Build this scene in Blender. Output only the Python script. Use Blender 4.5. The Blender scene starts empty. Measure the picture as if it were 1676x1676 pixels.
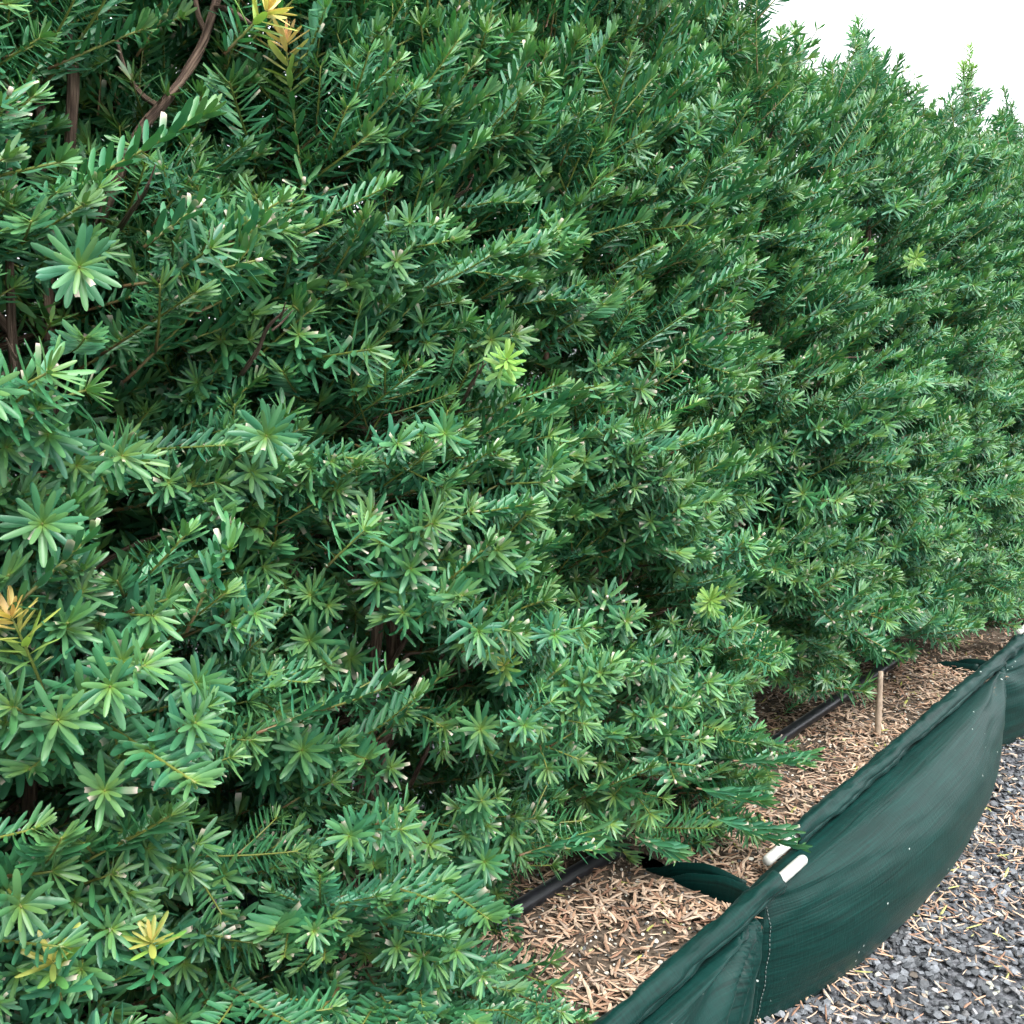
import bpy, bmesh, math, random
import numpy as np
from mathutils import Vector, Matrix, noise

R = math.radians
random.seed(7)
rng = np.random.default_rng(7)
scn = bpy.context.scene
COL = scn.collection

# ------------------------------------------------------------------ camera
CAM_H, PITCH, YAW = 1.05, R(10.6), R(41.0)
cam_d = bpy.data.cameras.new('camera')
cam_d.sensor_width = 36.0
cam_d.lens = 36.0
cam_d.clip_start = 0.02
cam_d.clip_end = 3000
cam = bpy.data.objects.new('camera', cam_d)
COL.objects.link(cam)
cam.location = (0, 0, CAM_H)
cam.rotation_euler = (math.pi / 2 - PITCH, 0, 0)
scn.camera = cam

# ------------------------------------------------------------------ sky, sun, exposure
SUN_EL, SUN_AZ = R(58), R(138)          # azimuth clockwise from +Y
w = bpy.data.worlds.new('World')
scn.world = w
w.use_nodes = True
nt = w.node_tree
nt.nodes.clear()
wo = nt.nodes.new('ShaderNodeOutputWorld')
sky = nt.nodes.new('ShaderNodeTexSky')
sky.sky_type = 'NISHITA'
sky.sun_disc = False
sky.sun_elevation = SUN_EL
sky.sun_rotation = SUN_AZ
b1 = nt.nodes.new('ShaderNodeBackground')
b1.inputs[1].default_value = 0.05
b2 = nt.nodes.new('ShaderNodeBackground')          # even overcast cloud cover
b2.inputs[0].default_value = (0.965, 0.98, 1.0, 1)
b2.inputs[1].default_value = 0.68
mx = nt.nodes.new('ShaderNodeMixShader')
mx.inputs[0].default_value = 0.9
nt.links.new(sky.outputs[0], b1.inputs[0])
nt.links.new(b1.outputs[0], mx.inputs[1])
nt.links.new(b2.outputs[0], mx.inputs[2])
nt.links.new(mx.outputs[0], wo.inputs[0])

sun_d = bpy.data.lights.new('sun', 'SUN')
sun_d.energy = 1.5
sun_d.angle = R(28)
sun_d.color = (1.0, 0.975, 0.94)
sun = bpy.data.objects.new('sun', sun_d)
COL.objects.link(sun)
sun.location = (2, -2, 6)
sv = Vector((math.sin(SUN_AZ) * math.cos(SUN_EL), math.cos(SUN_AZ) * math.cos(SUN_EL), math.sin(SUN_EL)))
sun.rotation_euler = sv.to_track_quat('Z', 'Y').to_euler()

scn.view_settings.view_transform = 'Standard'
scn.view_settings.look = 'None'
scn.view_settings.exposure = 2.1
scn.view_settings.gamma = 1.0
scn.view_settings.use_curve_mapping = False
scn.cycles.max_bounces = 4
scn.cycles.use_adaptive_sampling = True
scn.cycles.adaptive_threshold = 0.03
scn.cycles.adaptive_min_samples = 16
scn.cycles.diffuse_bounces = 2
scn.cycles.glossy_bounces = 2
scn.cycles.transmission_bounces = 3
scn.render.resolution_x = 1024
scn.render.resolution_y = 1024

# ------------------------------------------------------------------ frames: s along the hedge row, u across it, z up
DV = Vector((math.sin(YAW), math.cos(YAW), 0))
NV = Vector((math.cos(YAW), -math.sin(YAW), 0))
UPV = Vector((0, 0, 1))
D3 = np.array(DV); N3 = np.array(NV); U3 = np.array(UPV)


def H(s, u, z):
    return DV * s + NV * u + UPV * z


def project(p):
    """world point -> pixel of the 1676 px photograph, depth"""
    x, y, z = p[0], p[1], p[2] - CAM_H
    f = y * math.cos(PITCH) - z * math.sin(PITCH)
    up = y * math.sin(PITCH) + z * math.cos(PITCH)
    if f < 0.05:
        return (-9999, -9999, f)
    return (838 + 1676 * x / f, 838 - 1676 * up / f, f)


def ray(px, py):
    x = (px - 838) / 1676; yd = (py - 838) / 1676
    return Vector((x, math.cos(PITCH) - yd * math.sin(PITCH), -math.sin(PITCH) - yd * math.cos(PITCH)))


def on_u(px, py, u):
    """point of a pixel's ray at distance u from the row (the plane of the foliage there)"""
    r = ray(px, py)
    t = u / r.dot(NV)
    return r * t + Vector((0, 0, CAM_H))


# ------------------------------------------------------------------ helpers
def tag(o, label=None, cat=None, group=None, kind=None):
    if label: o['label'] = label
    if cat: o['category'] = cat
    if group: o['group'] = group
    if kind: o['kind'] = kind
    return o


def obj(name, me, parent=None):
    o = bpy.data.objects.new(name, me)
    COL.objects.link(o)
    if parent is not None:
        o.parent = parent
    return o


def empty(name, loc):
    o = bpy.data.objects.new(name, None)
    COL.objects.link(o)
    o.location = loc
    o.empty_display_size = 0.05
    return o


def mesh_tris(name, V, F, C=None, mat=None, smooth=True):
    V = np.asarray(V, dtype=np.float32); F = np.asarray(F, dtype=np.int32)
    me = bpy.data.meshes.new(name)
    n = len(F)
    me.vertices.add(len(V)); me.vertices.foreach_set('co', V.ravel())
    me.loops.add(n * 3); me.loops.foreach_set('vertex_index', F.ravel())
    me.polygons.add(n)
    me.polygons.foreach_set('loop_start', np.arange(0, n * 3, 3, dtype=np.int32))
    me.polygons.foreach_set('loop_total', np.full(n, 3, dtype=np.int32))
    me.polygons.foreach_set('use_smooth', np.full(n, smooth, dtype=bool))
    if C is not None:
        a = me.color_attributes.new('col', 'FLOAT_COLOR', 'POINT')
        C4 = np.ones((len(V), 4), dtype=np.float32); C4[:, :3] = C
        a.data.foreach_set('color', C4.ravel())
    me.update(calc_edges=True)
    if mat: me.materials.append(mat)
    return me


class Acc:
    """collects triangle pieces into one mesh"""
    def __init__(self):
        self.V, self.F, self.C, self.n = [], [], [], 0

    def add(self, V, F, C):
        self.V.append(np.asarray(V, dtype=np.float32)); self.F.append(np.asarray(F, dtype=np.int32) + self.n)
        self.C.append(np.broadcast_to(np.asarray(C, dtype=np.float32), (len(V), 3)))
        self.n += len(V)

    def arrays(self):
        return np.concatenate(self.V), np.concatenate(self.F), np.concatenate(self.C)

    def mesh(self, name, mat, smooth=True):
        V, F, C = self.arrays()
        return mesh_tris(name, V, F, C, mat, smooth)


def tube(P, rad, sides=6, cap=True):
    """P (n,3) points, rad list -> V,F"""
    P = np.asarray(P, dtype=float); n = len(P)
    V = []; F = []
    T = np.gradient(P, axis=0)
    ref = np.array([0.31, 0.17, 0.93])
    for i in range(n):
        t = T[i] / (np.linalg.norm(T[i]) + 1e-9)
        a = np.cross(t, ref); a /= np.linalg.norm(a) + 1e-9
        b = np.cross(t, a)
        for k in range(sides):
            th = 2 * math.pi * k / sides
            V.append(P[i] + rad[i] * (math.cos(th) * a + math.sin(th) * b))
    for i in range(n - 1):
        for k in range(sides):
            k2 = (k + 1) % sides
            a, b, c, d = i * sides + k, i * sides + k2, (i + 1) * sides + k2, (i + 1) * sides + k
            F += [(a, d, c), (a, c, b)]
    if cap:
        for end, i in ((0, 0), (1, n - 1)):
            V.append(P[i]); c = len(V) - 1
            for k in range(sides):
                k2 = (k + 1) % sides
                F.append((c, i * sides + k, i * sides + k2) if end == 0 else (c, i * sides + k2, i * sides + k))
    return np.array(V), np.array(F)


# ------------------------------------------------------------------ materials
def new_mat(name):
    m = bpy.data.materials.new(name)
    m.use_nodes = True
    n = m.node_tree
    return m, n, n.nodes['Principled BSDF'], n.nodes['Material Output']


def nn(n, kind, **kw):
    o = n.nodes.new(kind)
    for k, v in kw.items():
        setattr(o, k, v)
    return o


def needle_material():
    m, n, p, out = new_mat('yew_needle')
    at = nn(n, 'ShaderNodeAttribute', attribute_name='col')
    inf = nn(n, 'ShaderNodeObjectInfo')
    geo = nn(n, 'ShaderNodeNewGeometry')
    tex = nn(n, 'ShaderNodeTexNoise'); tex.inputs['Scale'].default_value = 9.0; tex.inputs['Detail'].default_value = 3
    n.links.new(geo.outputs['Position'], tex.inputs['Vector'])
    mr = nn(n, 'ShaderNodeMapRange'); mr.inputs[1].default_value = 0.3; mr.inputs[2].default_value = 0.7
    mr.inputs[3].default_value = 0.72; mr.inputs[4].default_value = 1.28
    n.links.new(tex.outputs['Fac'], mr.inputs[0])
    mr2 = nn(n, 'ShaderNodeMapRange'); mr2.inputs[3].default_value = 0.482; mr2.inputs[4].default_value = 0.516
    n.links.new(inf.outputs['Random'], mr2.inputs[0])
    hsv = nn(n, 'ShaderNodeHueSaturation')
    n.links.new(at.outputs['Color'], hsv.inputs['Color'])
    n.links.new(mr.outputs[0], hsv.inputs['Value'])
    n.links.new(mr2.outputs[0], hsv.inputs['Hue'])
    n.links.new(hsv.outputs[0], p.inputs['Base Color'])
    p.inputs['Roughness'].default_value = 0.43
    p.inputs['Specular IOR Level'].default_value = 0.5
    tr = nn(n, 'ShaderNodeBsdfTranslucent')
    g = nn(n, 'ShaderNodeMixRGB'); g.blend_type = 'MULTIPLY'; g.inputs[0].default_value = 1
    g.inputs[2].default_value = (1.1, 1.3, 0.6, 1)
    n.links.new(hsv.outputs[0], g.inputs[1]); n.links.new(g.outputs[0], tr.inputs[0])
    ms = nn(n, 'ShaderNodeMixShader'); ms.inputs[0].default_value = 0.17
    n.links.new(p.outputs[0], ms.inputs[1]); n.links.new(tr.outputs[0], ms.inputs[2])
    n.links.new(ms.outputs[0], out.inputs[0])
    return m


def attr_material(name, rough=0.8, spec=0.3, var=(0.75, 1.25), scale=60, bump=0.0, bscale=200):
    m, n, p, out = new_mat(name)
    at = nn(n, 'ShaderNodeAttribute', attribute_name='col')
    geo = nn(n, 'ShaderNodeNewGeometry')
    tex = nn(n, 'ShaderNodeTexNoise'); tex.inputs['Scale'].default_value = scale; tex.inputs['Detail'].default_value = 4
    n.links.new(geo.outputs['Position'], tex.inputs['Vector'])
    mr = nn(n, 'ShaderNodeMapRange'); mr.inputs[1].default_value = 0.3; mr.inputs[2].default_value = 0.7
    mr.inputs[3].default_value = var[0]; mr.inputs[4].default_value = var[1]
    n.links.new(tex.outputs['Fac'], mr.inputs[0])
    hsv = nn(n, 'ShaderNodeHueSaturation')
    n.links.new(at.outputs['Color'], hsv.inputs['Color']); n.links.new(mr.outputs[0], hsv.inputs['Value'])
    n.links.new(hsv.outputs[0], p.inputs['Base Color'])
    p.inputs['Roughness'].default_value = rough
    p.inputs['Specular IOR Level'].default_value = spec
    if bump:
        t2 = nn(n, 'ShaderNodeTexNoise'); t2.inputs['Scale'].default_value = bscale; t2.inputs['Detail'].default_value = 3
        n.links.new(geo.outputs['Position'], t2.inputs['Vector'])
        b = nn(n, 'ShaderNodeBump'); b.inputs['Strength'].default_value = bump; b.inputs['Distance'].default_value = 0.002
        n.links.new(t2.outputs['Fac'], b.inputs['Height']); n.links.new(b.outputs[0], p.inputs['Normal'])
    return m


def bark_material():
    m, n, p, out = new_mat('yew_bark')
    tc = nn(n, 'ShaderNodeTexCoord')
    at = nn(n, 'ShaderNodeAttribute', attribute_name='bark')
    mp = nn(n, 'ShaderNodeMapping'); mp.inputs['Scale'].default_value = (28, 2.6, 2.6)
    n.links.new(at.outputs['Vector'], mp.inputs[0])
    t = nn(n, 'ShaderNodeTexNoise'); t.inputs['Scale'].default_value = 1.0; t.inputs['Detail'].default_value = 5
    n.links.new(mp.outputs[0], t.inputs['Vector'])
    cr = nn(n, 'ShaderNodeValToRGB')
    e = cr.color_ramp.elements
    e[0].position = 0.35; e[0].color = (0.045, 0.026, 0.018, 1)
    e[1].position = 0.68; e[1].color = (0.24, 0.17, 0.125, 1)
    x = cr.color_ramp.elements.new(0.5); x.color = (0.115, 0.072, 0.05, 1)
    n.links.new(t.outputs['Fac'], cr.inputs[0]); n.links.new(cr.outputs[0], p.inputs['Base Color'])
    b = nn(n, 'ShaderNodeBump'); b.inputs['Strength'].default_value = 0.9; b.inputs['Distance'].default_value = 0.003
    n.links.new(t.outputs['Fac'], b.inputs['Height']); n.links.new(b.outputs[0], p.inputs['Normal'])
    p.inputs['Roughness'].default_value = 0.85
    return m


def fabric_material():
    m, n, p, out = new_mat('green_shade_cloth')
    uv = nn(n, 'ShaderNodeUVMap', uv_map='UVMap')
    def stretched(sx, sy, sc, det=3):
        mp = nn(n, 'ShaderNodeMapping'); mp.inputs['Scale'].default_value = (sx, sy, 1)
        n.links.new(uv.outputs[0], mp.inputs[0])
        t = nn(n, 'ShaderNodeTexNoise'); t.inputs['Scale'].default_value = sc; t.inputs['Detail'].default_value = det
        n.links.new(mp.outputs[0], t.inputs['Vector'])
        return t
    warp = stretched(6, 190, 1.0, 4)          # long threads
    weft = stretched(300, 40, 1.0, 2)
    blot = stretched(7, 9, 1.0, 4)          # dusty wear
    add = nn(n, 'ShaderNodeMath', operation='ADD')
    mul = nn(n, 'ShaderNodeMath', operation='MULTIPLY'); mul.inputs[1].default_value = 0.45
    n.links.new(weft.outputs['Fac'], mul.inputs[0])
    n.links.new(warp.outputs['Fac'], add.inputs[0]); n.links.new(mul.outputs[0], add.inputs[1])
    cr = nn(n, 'ShaderNodeValToRGB'); e = cr.color_ramp.elements
    e[0].position = 0.42; e[0].color = (0.0006, 0.009, 0.0076, 1)
    e[1].position = 1.0; e[1].color = (0.0022, 0.033, 0.0275, 1)
    n.links.new(add.outputs[0], cr.inputs[0])
    # dust
    dr = nn(n, 'ShaderNodeMapRange'); dr.inputs[1].default_value = 0.45; dr.inputs[2].default_value = 0.75
    dr.inputs[3].default_value = 0.0; dr.inputs[4].default_value = 0.10
    n.links.new(blot.outputs['Fac'], dr.inputs[0])
    dm = nn(n, 'ShaderNodeMixRGB'); dm.inputs[2].default_value = (0.020, 0.078, 0.072, 1)
    n.links.new(dr.outputs[0], dm.inputs[0]); n.links.new(cr.outputs[0], dm.inputs[1])
    # lint specks
    vo = nn(n, 'ShaderNodeTexVoronoi'); vo.inputs['Scale'].default_value = 26
    n.links.new(uv.outputs[0], vo.inputs['Vector'])
    lt = nn(n, 'ShaderNodeMath', operation='LESS_THAN'); lt.inputs[1].default_value = 0.05
    n.links.new(vo.outputs['Distance'], lt.inputs[0])
    sp = nn(n, 'ShaderNodeMixRGB'); sp.inputs[2].default_value = (0.45, 0.5, 0.47, 1)
    n.links.new(lt.outputs[0], sp.inputs[0]); n.links.new(dm.outputs[0], sp.inputs[1])
    n.links.new(sp.outputs[0], p.inputs['Base Color'])
    p.inputs['Roughness'].default_value = 0.46
    p.inputs['Specular IOR Level'].default_value = 0.18
    p.inputs['Sheen Weight'].default_value = 0.03
    p.inputs['Sheen Roughness'].default_value = 0.4
    p.inputs['Sheen Tint'].default_value = (0.55, 0.8, 0.8, 1)
    b = nn(n, 'ShaderNodeBump'); b.inputs['Strength'].default_value = 0.6; b.inputs['Distance'].default_value = 0.0015
    n.links.new(add.outputs[0], b.inputs['Height']); n.links.new(b.outputs[0], p.inputs['Normal'])
    return m


def plain(name, col, rough=0.5, spec=0.5, nscale=40, nvar=0.25, bump=0.1):
    m, n, p, out = new_mat(name)
    tc = nn(n, 'ShaderNodeTexCoord')
    t = nn(n, 'ShaderNodeTexNoise'); t.inputs['Scale'].default_value = nscale; t.inputs['Detail'].default_value = 5
    n.links.new(tc.outputs['Object'], t.inputs['Vector'])
    cr = nn(n, 'ShaderNodeValToRGB'); e = cr.color_ramp.elements
    e[0].position = 0.3; e[0].color = tuple(c * (1 - nvar) for c in col) + (1,)
    e[1].position = 0.7; e[1].color = tuple(min(1, c * (1 + nvar)) for c in col) + (1,)
    n.links.new(t.outputs['Fac'], cr.inputs[0]); n.links.new(cr.outputs[0], p.inputs['Base Color'])
    p.inputs['Roughness'].default_value = rough
    p.inputs['Specular IOR Level'].default_value = spec
    b = nn(n, 'ShaderNodeBump'); b.inputs['Strength'].default_value = bump; b.inputs['Distance'].default_value = 0.002
    n.links.new(t.outputs['Fac'], b.inputs['Height']); n.links.new(b.outputs[0], p.inputs['Normal'])
    return m


def ground_material():
    m, n, p, out = new_mat('slate_gravel_ground')
    geo = nn(n, 'ShaderNodeNewGeometry')
    v = nn(n, 'ShaderNodeTexVoronoi'); v.inputs['Scale'].default_value = 95
    n.links.new(geo.outputs['Position'], v.inputs['Vector'])
    sep = nn(n, 'ShaderNodeSeparateColor'); n.links.new(v.outputs['Color'], sep.inputs[0])
    cr = nn(n, 'ShaderNodeValToRGB'); e = cr.color_ramp.elements
    e[0].color = (0.03, 0.033, 0.04, 1); e[1].color = (0.15, 0.155, 0.17, 1)
    n.links.new(sep.outputs[0], cr.inputs[0]); n.links.new(cr.outputs[0], p.inputs['Base Color'])
    b = nn(n, 'ShaderNodeBump'); b.invert = True; b.inputs['Strength'].default_value = 1; b.inputs['Distance'].default_value = 0.008
    n.links.new(v.outputs['Distance'], b.inputs['Height']); n.links.new(b.outputs[0], p.inputs['Normal'])
    p.inputs['Roughness'].default_value = 0.75
    return m


M_NEEDLE = needle_material()
M_BARK = bark_material()
M_FAB = fabric_material()
M_LITTER = attr_material('dry_litter', 0.75, 0.25, (0.7, 1.2), 140, 0.3, 500)
M_STONE = attr_material('slate_chip', 0.6, 0.4, (0.7, 1.3), 170, 0.5, 420)
M_ROD = plain('white_plastic_rod', (0.50, 0.50, 0.46), 0.45, 0.45, 45, 0.25, 0.15)
M_PIPE = plain('black_plastic_pipe', (0.012, 0.013, 0.016), 0.34, 0.5, 30, 0.4, 0.12)
M_STAKE = plain('weathered_wood', (0.36, 0.28, 0.21), 0.8, 0.2, 70, 0.3, 0.5)
M_SOIL = plain('potting_soil', (0.085, 0.066, 0.05), 0.95, 0.1, 160, 0.7, 1.0)
M_THREAD = plain('sewing_thread', (0.16, 0.19, 0.18), 0.8, 0.2, 60, 0.2, 0.0)
M_GROUND = ground_material()

# ------------------------------------------------------------------ ground
gs = bmesh.new()
# finer near the scene, one sheet to the horizon
bmesh.ops.create_grid(gs, x_segments=2, y_segments=2, size=1500)
gme = bpy.data.meshes.new('gravel_ground'); gs.to_mesh(gme); gs.free()
gme.materials.append(M_GROUND)
ground = obj('gravel_ground', gme)
tag(ground, 'dark slate gravel ground under and beside the planters', 'ground', kind='structure')


def chip_variant(seed):
    r = random.Random(seed)
    bm = bmesh.new()
    for i in range(11):
        v = Vector((r.gauss(0, 1), r.gauss(0, 1), r.gauss(0, 1))).normalized() * r.uniform(0.8, 1.05)
        bm.verts.new((v.x * r.uniform(0.85, 1.1), v.y * 0.78, v.z * 0.45))
    g = bmesh.ops.convex_hull(bm, input=bm.verts)
    for v in [v for v in bm.verts if not v.link_faces]:
        bm.verts.remove(v)
    bmesh.ops.triangulate(bm, faces=bm.faces)
    bm.verts.index_update()
    V = np.array([v.co[:] for v in bm.verts]); F = np.array([[v.index for v in f.verts] for f in bm.faces])
    bm.free()
    return V, F


CHIPS = [chip_variant(i) for i in range(9)]


def rot_z(a):
    c, s = math.cos(a), math.sin(a)
    return np.array([[c, -s, 0], [s, c, 0], [0, 0, 1]])


def rot_x(a):
    c, s = math.cos(a), math.sin(a)
    return np.array([[1, 0, 0], [0, c, -s], [0, s, c]])


def stone_col():
    k = random.random()
    b = random.choice((random.uniform(0.045, 0.1), random.uniform(0.08, 0.2)))
    if k < 0.86: return (b * 0.91, b * 0.98, b * 1.07)
    if k < 0.93: return (b * 1.9, b * 1.9, b * 1.95)
    if k < 0.97: return (b * 1.5, b * 1.25, b)
    return (0.45, 0.45, 0.38)


# ------------------------------------------------------------------ planter bags
RIM_Z, MULCH_Z = 0.235, 0.200
BACK = -1.16


class Bag:
    pass


def bag_front(B):
    """returns function (a, b) -> world point of the front cloth"""
    def f(a, b):
        s0 = B.s0 - 0.02 * b + 0.0
        s1 = B.s1 - B.tuck * b
        s = s0 + (s1 - s0) * a
        ur = B.u0 + (B.u1 - B.u0) * (s - B.s0) / (B.s1 - B.s0)
        bl = B.bul * max(0.0, math.sin(math.pi * min(1, max(0, a)) ** 0.85)) ** 0.62
        p0 = (0.002, RIM_Z - 0.018); p1 = (0.012 + 1.75 * bl, 0.224); p2 = (0.012 + 1.6 * bl, 0.06); p3 = (1.2 * bl, 0.002)
        c0, c1, c2, c3 = (1 - b) ** 3, 3 * b * (1 - b) ** 2, 3 * b * b * (1 - b), b ** 3
        du = c0 * p0[0] + c1 * p1[0] + c2 * p2[0] + c3 * p3[0]
        z = c0 * p0[1] + c1 * p1[1] + c2 * p2[1] + c3 * p3[1]
        env = b ** 0.5 * (1 - b) ** 0.35 * 1.6
        # gathers fanning from the two top corners
        L = B.s1 - B.s0
        for (ca, k, amp, reach) in ((0.0, B.kn, B.an, 0.22), (1.0, B.kf, B.af, 0.30)):
            ds = abs(a - ca) * L; dz = b * 0.26 + 1e-4
            ang = math.atan2(ds, dz); dist = math.hypot(ds, dz)
            du += amp * math.sin(k * ang + 1.1 + 2.0 * noise.noise((ang * 2, ca * 9, B.seed))) * math.exp(-dist / reach) * min(1, dist / 0.05) * (1 - b) ** 0.3
        # drag lines and soft dents
        du += env * 0.0035 * noise.noise((s * 3.1, b * 13 + 3 * noise.noise((s * 2, b, B.seed)), B.seed))
        du += env * 0.006 * noise.noise((s * 4.5, b * 2.6 - s * 2.0, B.seed + 5)) + env * 0.003 * noise.noise((s * 9.0, b * 9 - s * 6.0, B.seed + 8))
        # overlapping fold that starts at the sleeve's end
        if B.fold:
            bc = 0.20 + 0.30 * a + 0.0 * a
            t = (b - bc) / 0.045
            fade = math.exp(-((a - 0.08) / 0.22) ** 2)
            du += 0.009 * fade * (1 / (1 + math.exp(min(40, 4 * t)))) * min(1, b / 0.1)
        # hem of the sleeve
        hb = 0.13 + 0.02 * math.sin(a * 5 + B.seed)
        du += 0.0045 * (1 / (1 + math.exp(min(40, (b - hb) / 0.008)))) * min(1, b / 0.03)
        return H(s, ur + du, max(0.002, z))
    return f


def grid_mesh(name, f, na, nb, mat, la, lb, u0=0.0):
    me = bpy.data.meshes.new(name)
    V = [f(i / na, j / nb)[:] for j in range(nb + 1) for i in range(na + 1)]
    F = [(j * (na + 1) + i, j * (na + 1) + i + 1, (j + 1) * (na + 1) + i + 1, (j + 1) * (na + 1) + i) for j in range(nb) for i in range(na)]
    me.from_pydata(V, [], F)
    uvl = me.uv_layers.new(name='UVMap')
    for l in me.loops:
        j, i = divmod(l.vertex_index, na + 1)
        uvl.data[l.index].uv = (u0 + i / na * la, j / nb * lb)
    me.polygons.foreach_set('use_smooth', [True] * len(me.polygons))
    me.materials.append(mat)
    return me


def solidify(o, t=0.0012):
    md = o.modifiers.new('thickness', 'SOLIDIFY'); md.thickness = t; md.offset = 0


def rim_point(B, s):
    u = B.u0 + (B.u1 - B.u0) * (s - B.s0) / (B.s1 - B.s0)
    return H(s, u, RIM_Z)


def rod_mesh(p, q, r):
    P = np.array([p + (q - p) * t for t in (0, 0.003, 0.006, 0.5, 0.994, 0.997, 1)])
    V, F = tube(P, [r * 0.8, r * 0.96, r, r, r, r * 0.96, r * 0.8], 20)
    me = mesh_tris('rod', V, F, None, M_ROD)
    return me


def build_bag(B, label):
    root = empty('planter_bag', H(B.s0, B.u0, 0))
    inv = Matrix.Translation(-root.location)
    tag(root, label, 'planter bag', 'long green fabric planter bags under the hedge')
    L = B.s1 - B.s0
    def put(name, me, parent=None):
        me.transform(inv)
        return obj(name, me, parent or root)
    f = bag_front(B)
    fr = put('front_panel', grid_mesh('front_panel', f, int(L * 130), 46, M_FAB, L, 0.3, B.seed))
    solidify(fr)
    # sleeve round the rod
    sl0, sl1 = B.sl0, B.sl1
    def sleeve(a, b):
        s = sl0 + (sl1 - sl0) * a
        c = rim_point(B, s)
        th = 2 * math.pi * b
        tw = 5.0 * max(0, (s - (B.s1 - 0.05))) + 3.0 * max(0, (B.s0 + 0.03) - s)
        r = 0.0145 + 0.0045 * noise.noise((s * 9, math.cos(th), math.sin(th) + B.seed)) + 0.0035 * noise.noise((s * 34 + math.sin(th) * 2, math.cos(th) * 2, B.seed + 3))
        r += 0.004 * max(0, math.cos(th - 5.1 + 9 * tw)) ** 2 * (0.6 + 0.7 * noise.noise((s * 7, 2, B.seed)))
        return c + NV * (r * math.cos(th)) + UPV * (r * math.sin(th) + 0.001)
    so = put('rod_sleeve', grid_mesh('rod_sleeve', sleeve, int((sl1 - sl0) * 130), 20, M_FAB, sl1 - sl0, 0.09, B.seed + 2))
    solidify(so, 0.001)
    put('rod', rod_mesh(rim_point(B, B.r0), rim_point(B, B.r1), 0.0083))
    # end panels, back panel, back sleeve and rod
    def endp(s_at, sgn):
        def g(a, b):
            u = (B.u0 - 0.004) + (BACK + 0.004 - B.u0) * a
            x = min(1, max(0, (a - 0.12) / 0.3)); z = (RIM_Z - 0.010 - 0.055 * x * x * (3 - 2 * x) * (1 if a < 0.8 else (1 - a) / 0.2) + 0.006 * noise.noise((a * 14, s_at, 1))) * (1 - b) + 0.002
            s = s_at + sgn * 0.012 * math.sin(math.pi * a) * math.sin(math.pi * b) + 0.006 * noise.noise((u * 7, z * 9, s_at)) - 0.02 * b
            return H(s, u, z)
        return g
    for s_at, sg in ((B.s0 + 0.004, 0.2), (B.e1 or B.s1 - 0.006, 0.2)):
        e = put('end_panel', grid_mesh('end_panel', endp(s_at, sg), 40, 16, M_FAB, 0.5, 0.23, s_at)); solidify(e)
    def backp(a, b):
        s = B.s0 + L * a
        bl = 0.05 * max(0, math.sin(math.pi * a)) ** 0.6
        return H(s, BACK - bl * math.sin(math.pi * b * 0.75) + 0.006 * noise.noise((s * 5, b * 3, 4)), RIM_Z * (1 - b) + 0.002)
    e = put('back_panel', grid_mesh('back_panel', backp, 60, 14, M_FAB, L, 0.24, 9)); solidify(e)
    put('rod', rod_mesh(H(B.r0, BACK, RIM_Z), H(B.r1, BACK, RIM_Z), 0.0083))
    def bsl(a, b):
        th = 2 * math.pi * b; s = sl0 + (sl1 - sl0) * a
        r = 0.012 + 0.003 * noise.noise((s * 12, math.cos(th), math.sin(th)))
        return H(s, BACK + r * math.cos(th), RIM_Z + r * math.sin(th))
    put('rod_sleeve', grid_mesh('rod_sleeve', bsl, 90, 12, M_FAB, sl1 - sl0, 0.08, 5))
    # seam flange down the corner and its stitches
    def flange(a, b):
        p = f(0.0, 0.04 + 0.95 * b)
        return p - DV * (0.013 * (1 - a)) + NV * (0.002 + 0.0025 * noise.noise((b * 6, a, B.seed)))
    fl = put('seam_flange', grid_mesh('seam_flange', flange, 3, 30, M_FAB, 0.013, 0.22, 7)); solidify(fl, 0.002)
    for sa in (0.004, 0.016):
        A = Acc()
        nst = 34
        for k in range(nst):
            b0 = 0.10 + 0.86 * k / nst
            pa = f(sa / L, b0) + NV * 0.0022; pb = f(sa / L, b0 + 0.86 / nst * 0.62) + NV * 0.0022
            V, F = tube(np.array([pa, pb]), [0.0007, 0.0007], 4)
            A.add(V, F, (0.1, 0.1, 0.1))
        put('stitching', A.mesh('stitching', M_THREAD))
    return root


def mk(**k):
    B = Bag(); B.__dict__.update(dict(tuck=0.05, bul=0.07, kn=9, an=0.006, kf=9, af=0.008, fold=False, seed=1.0, e1=None)); B.__dict__.update(k)
    return B


bagA = mk(s0=-0.02, s1=1.222, u0=-0.612, u1=-0.613, sl0=0.0, sl1=1.30, r0=-0.06, r1=1.39, bul=0.055, tuck=0.02, kf=13, af=0.017, seed=1.3, e1=1.274)
bagB = mk(s0=1.285, s1=2.60, u0=-0.652, u1=-0.672, sl0=1.435, sl1=2.79, r0=1.345, r1=2.875, bul=0.085, tuck=0.11, kn=6, an=0.004, kf=12, af=0.012, fold=True, seed=4.6)
bagC = mk(s0=2.53, s1=3.95, u0=-0.70, u1=-0.70, sl0=2.94, sl1=4.02, r0=2.85, r1=4.07, bul=0.075, tuck=0.08, fold=True, seed=8.1)
bagD = mk(s0=3.99, s1=5.38, u0=-0.70, u1=-0.70, sl0=4.08, sl1=5.45, r0=4.02, r1=5.5, bul=0.075, tuck=0.08, seed=11.7)
build_bag(bagA, 'green fabric planter bag with fanned corner folds under its exposed white rod end')
build_bag(bagB, 'green fabric planter bag with bulging front panel, holding the wooden stake')
build_bag(bagC, 'green fabric planter bag past the bulging one with the stake, a dark flat front')
build_bag(bagD, 'green fabric planter bag at the far end of the row')

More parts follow.
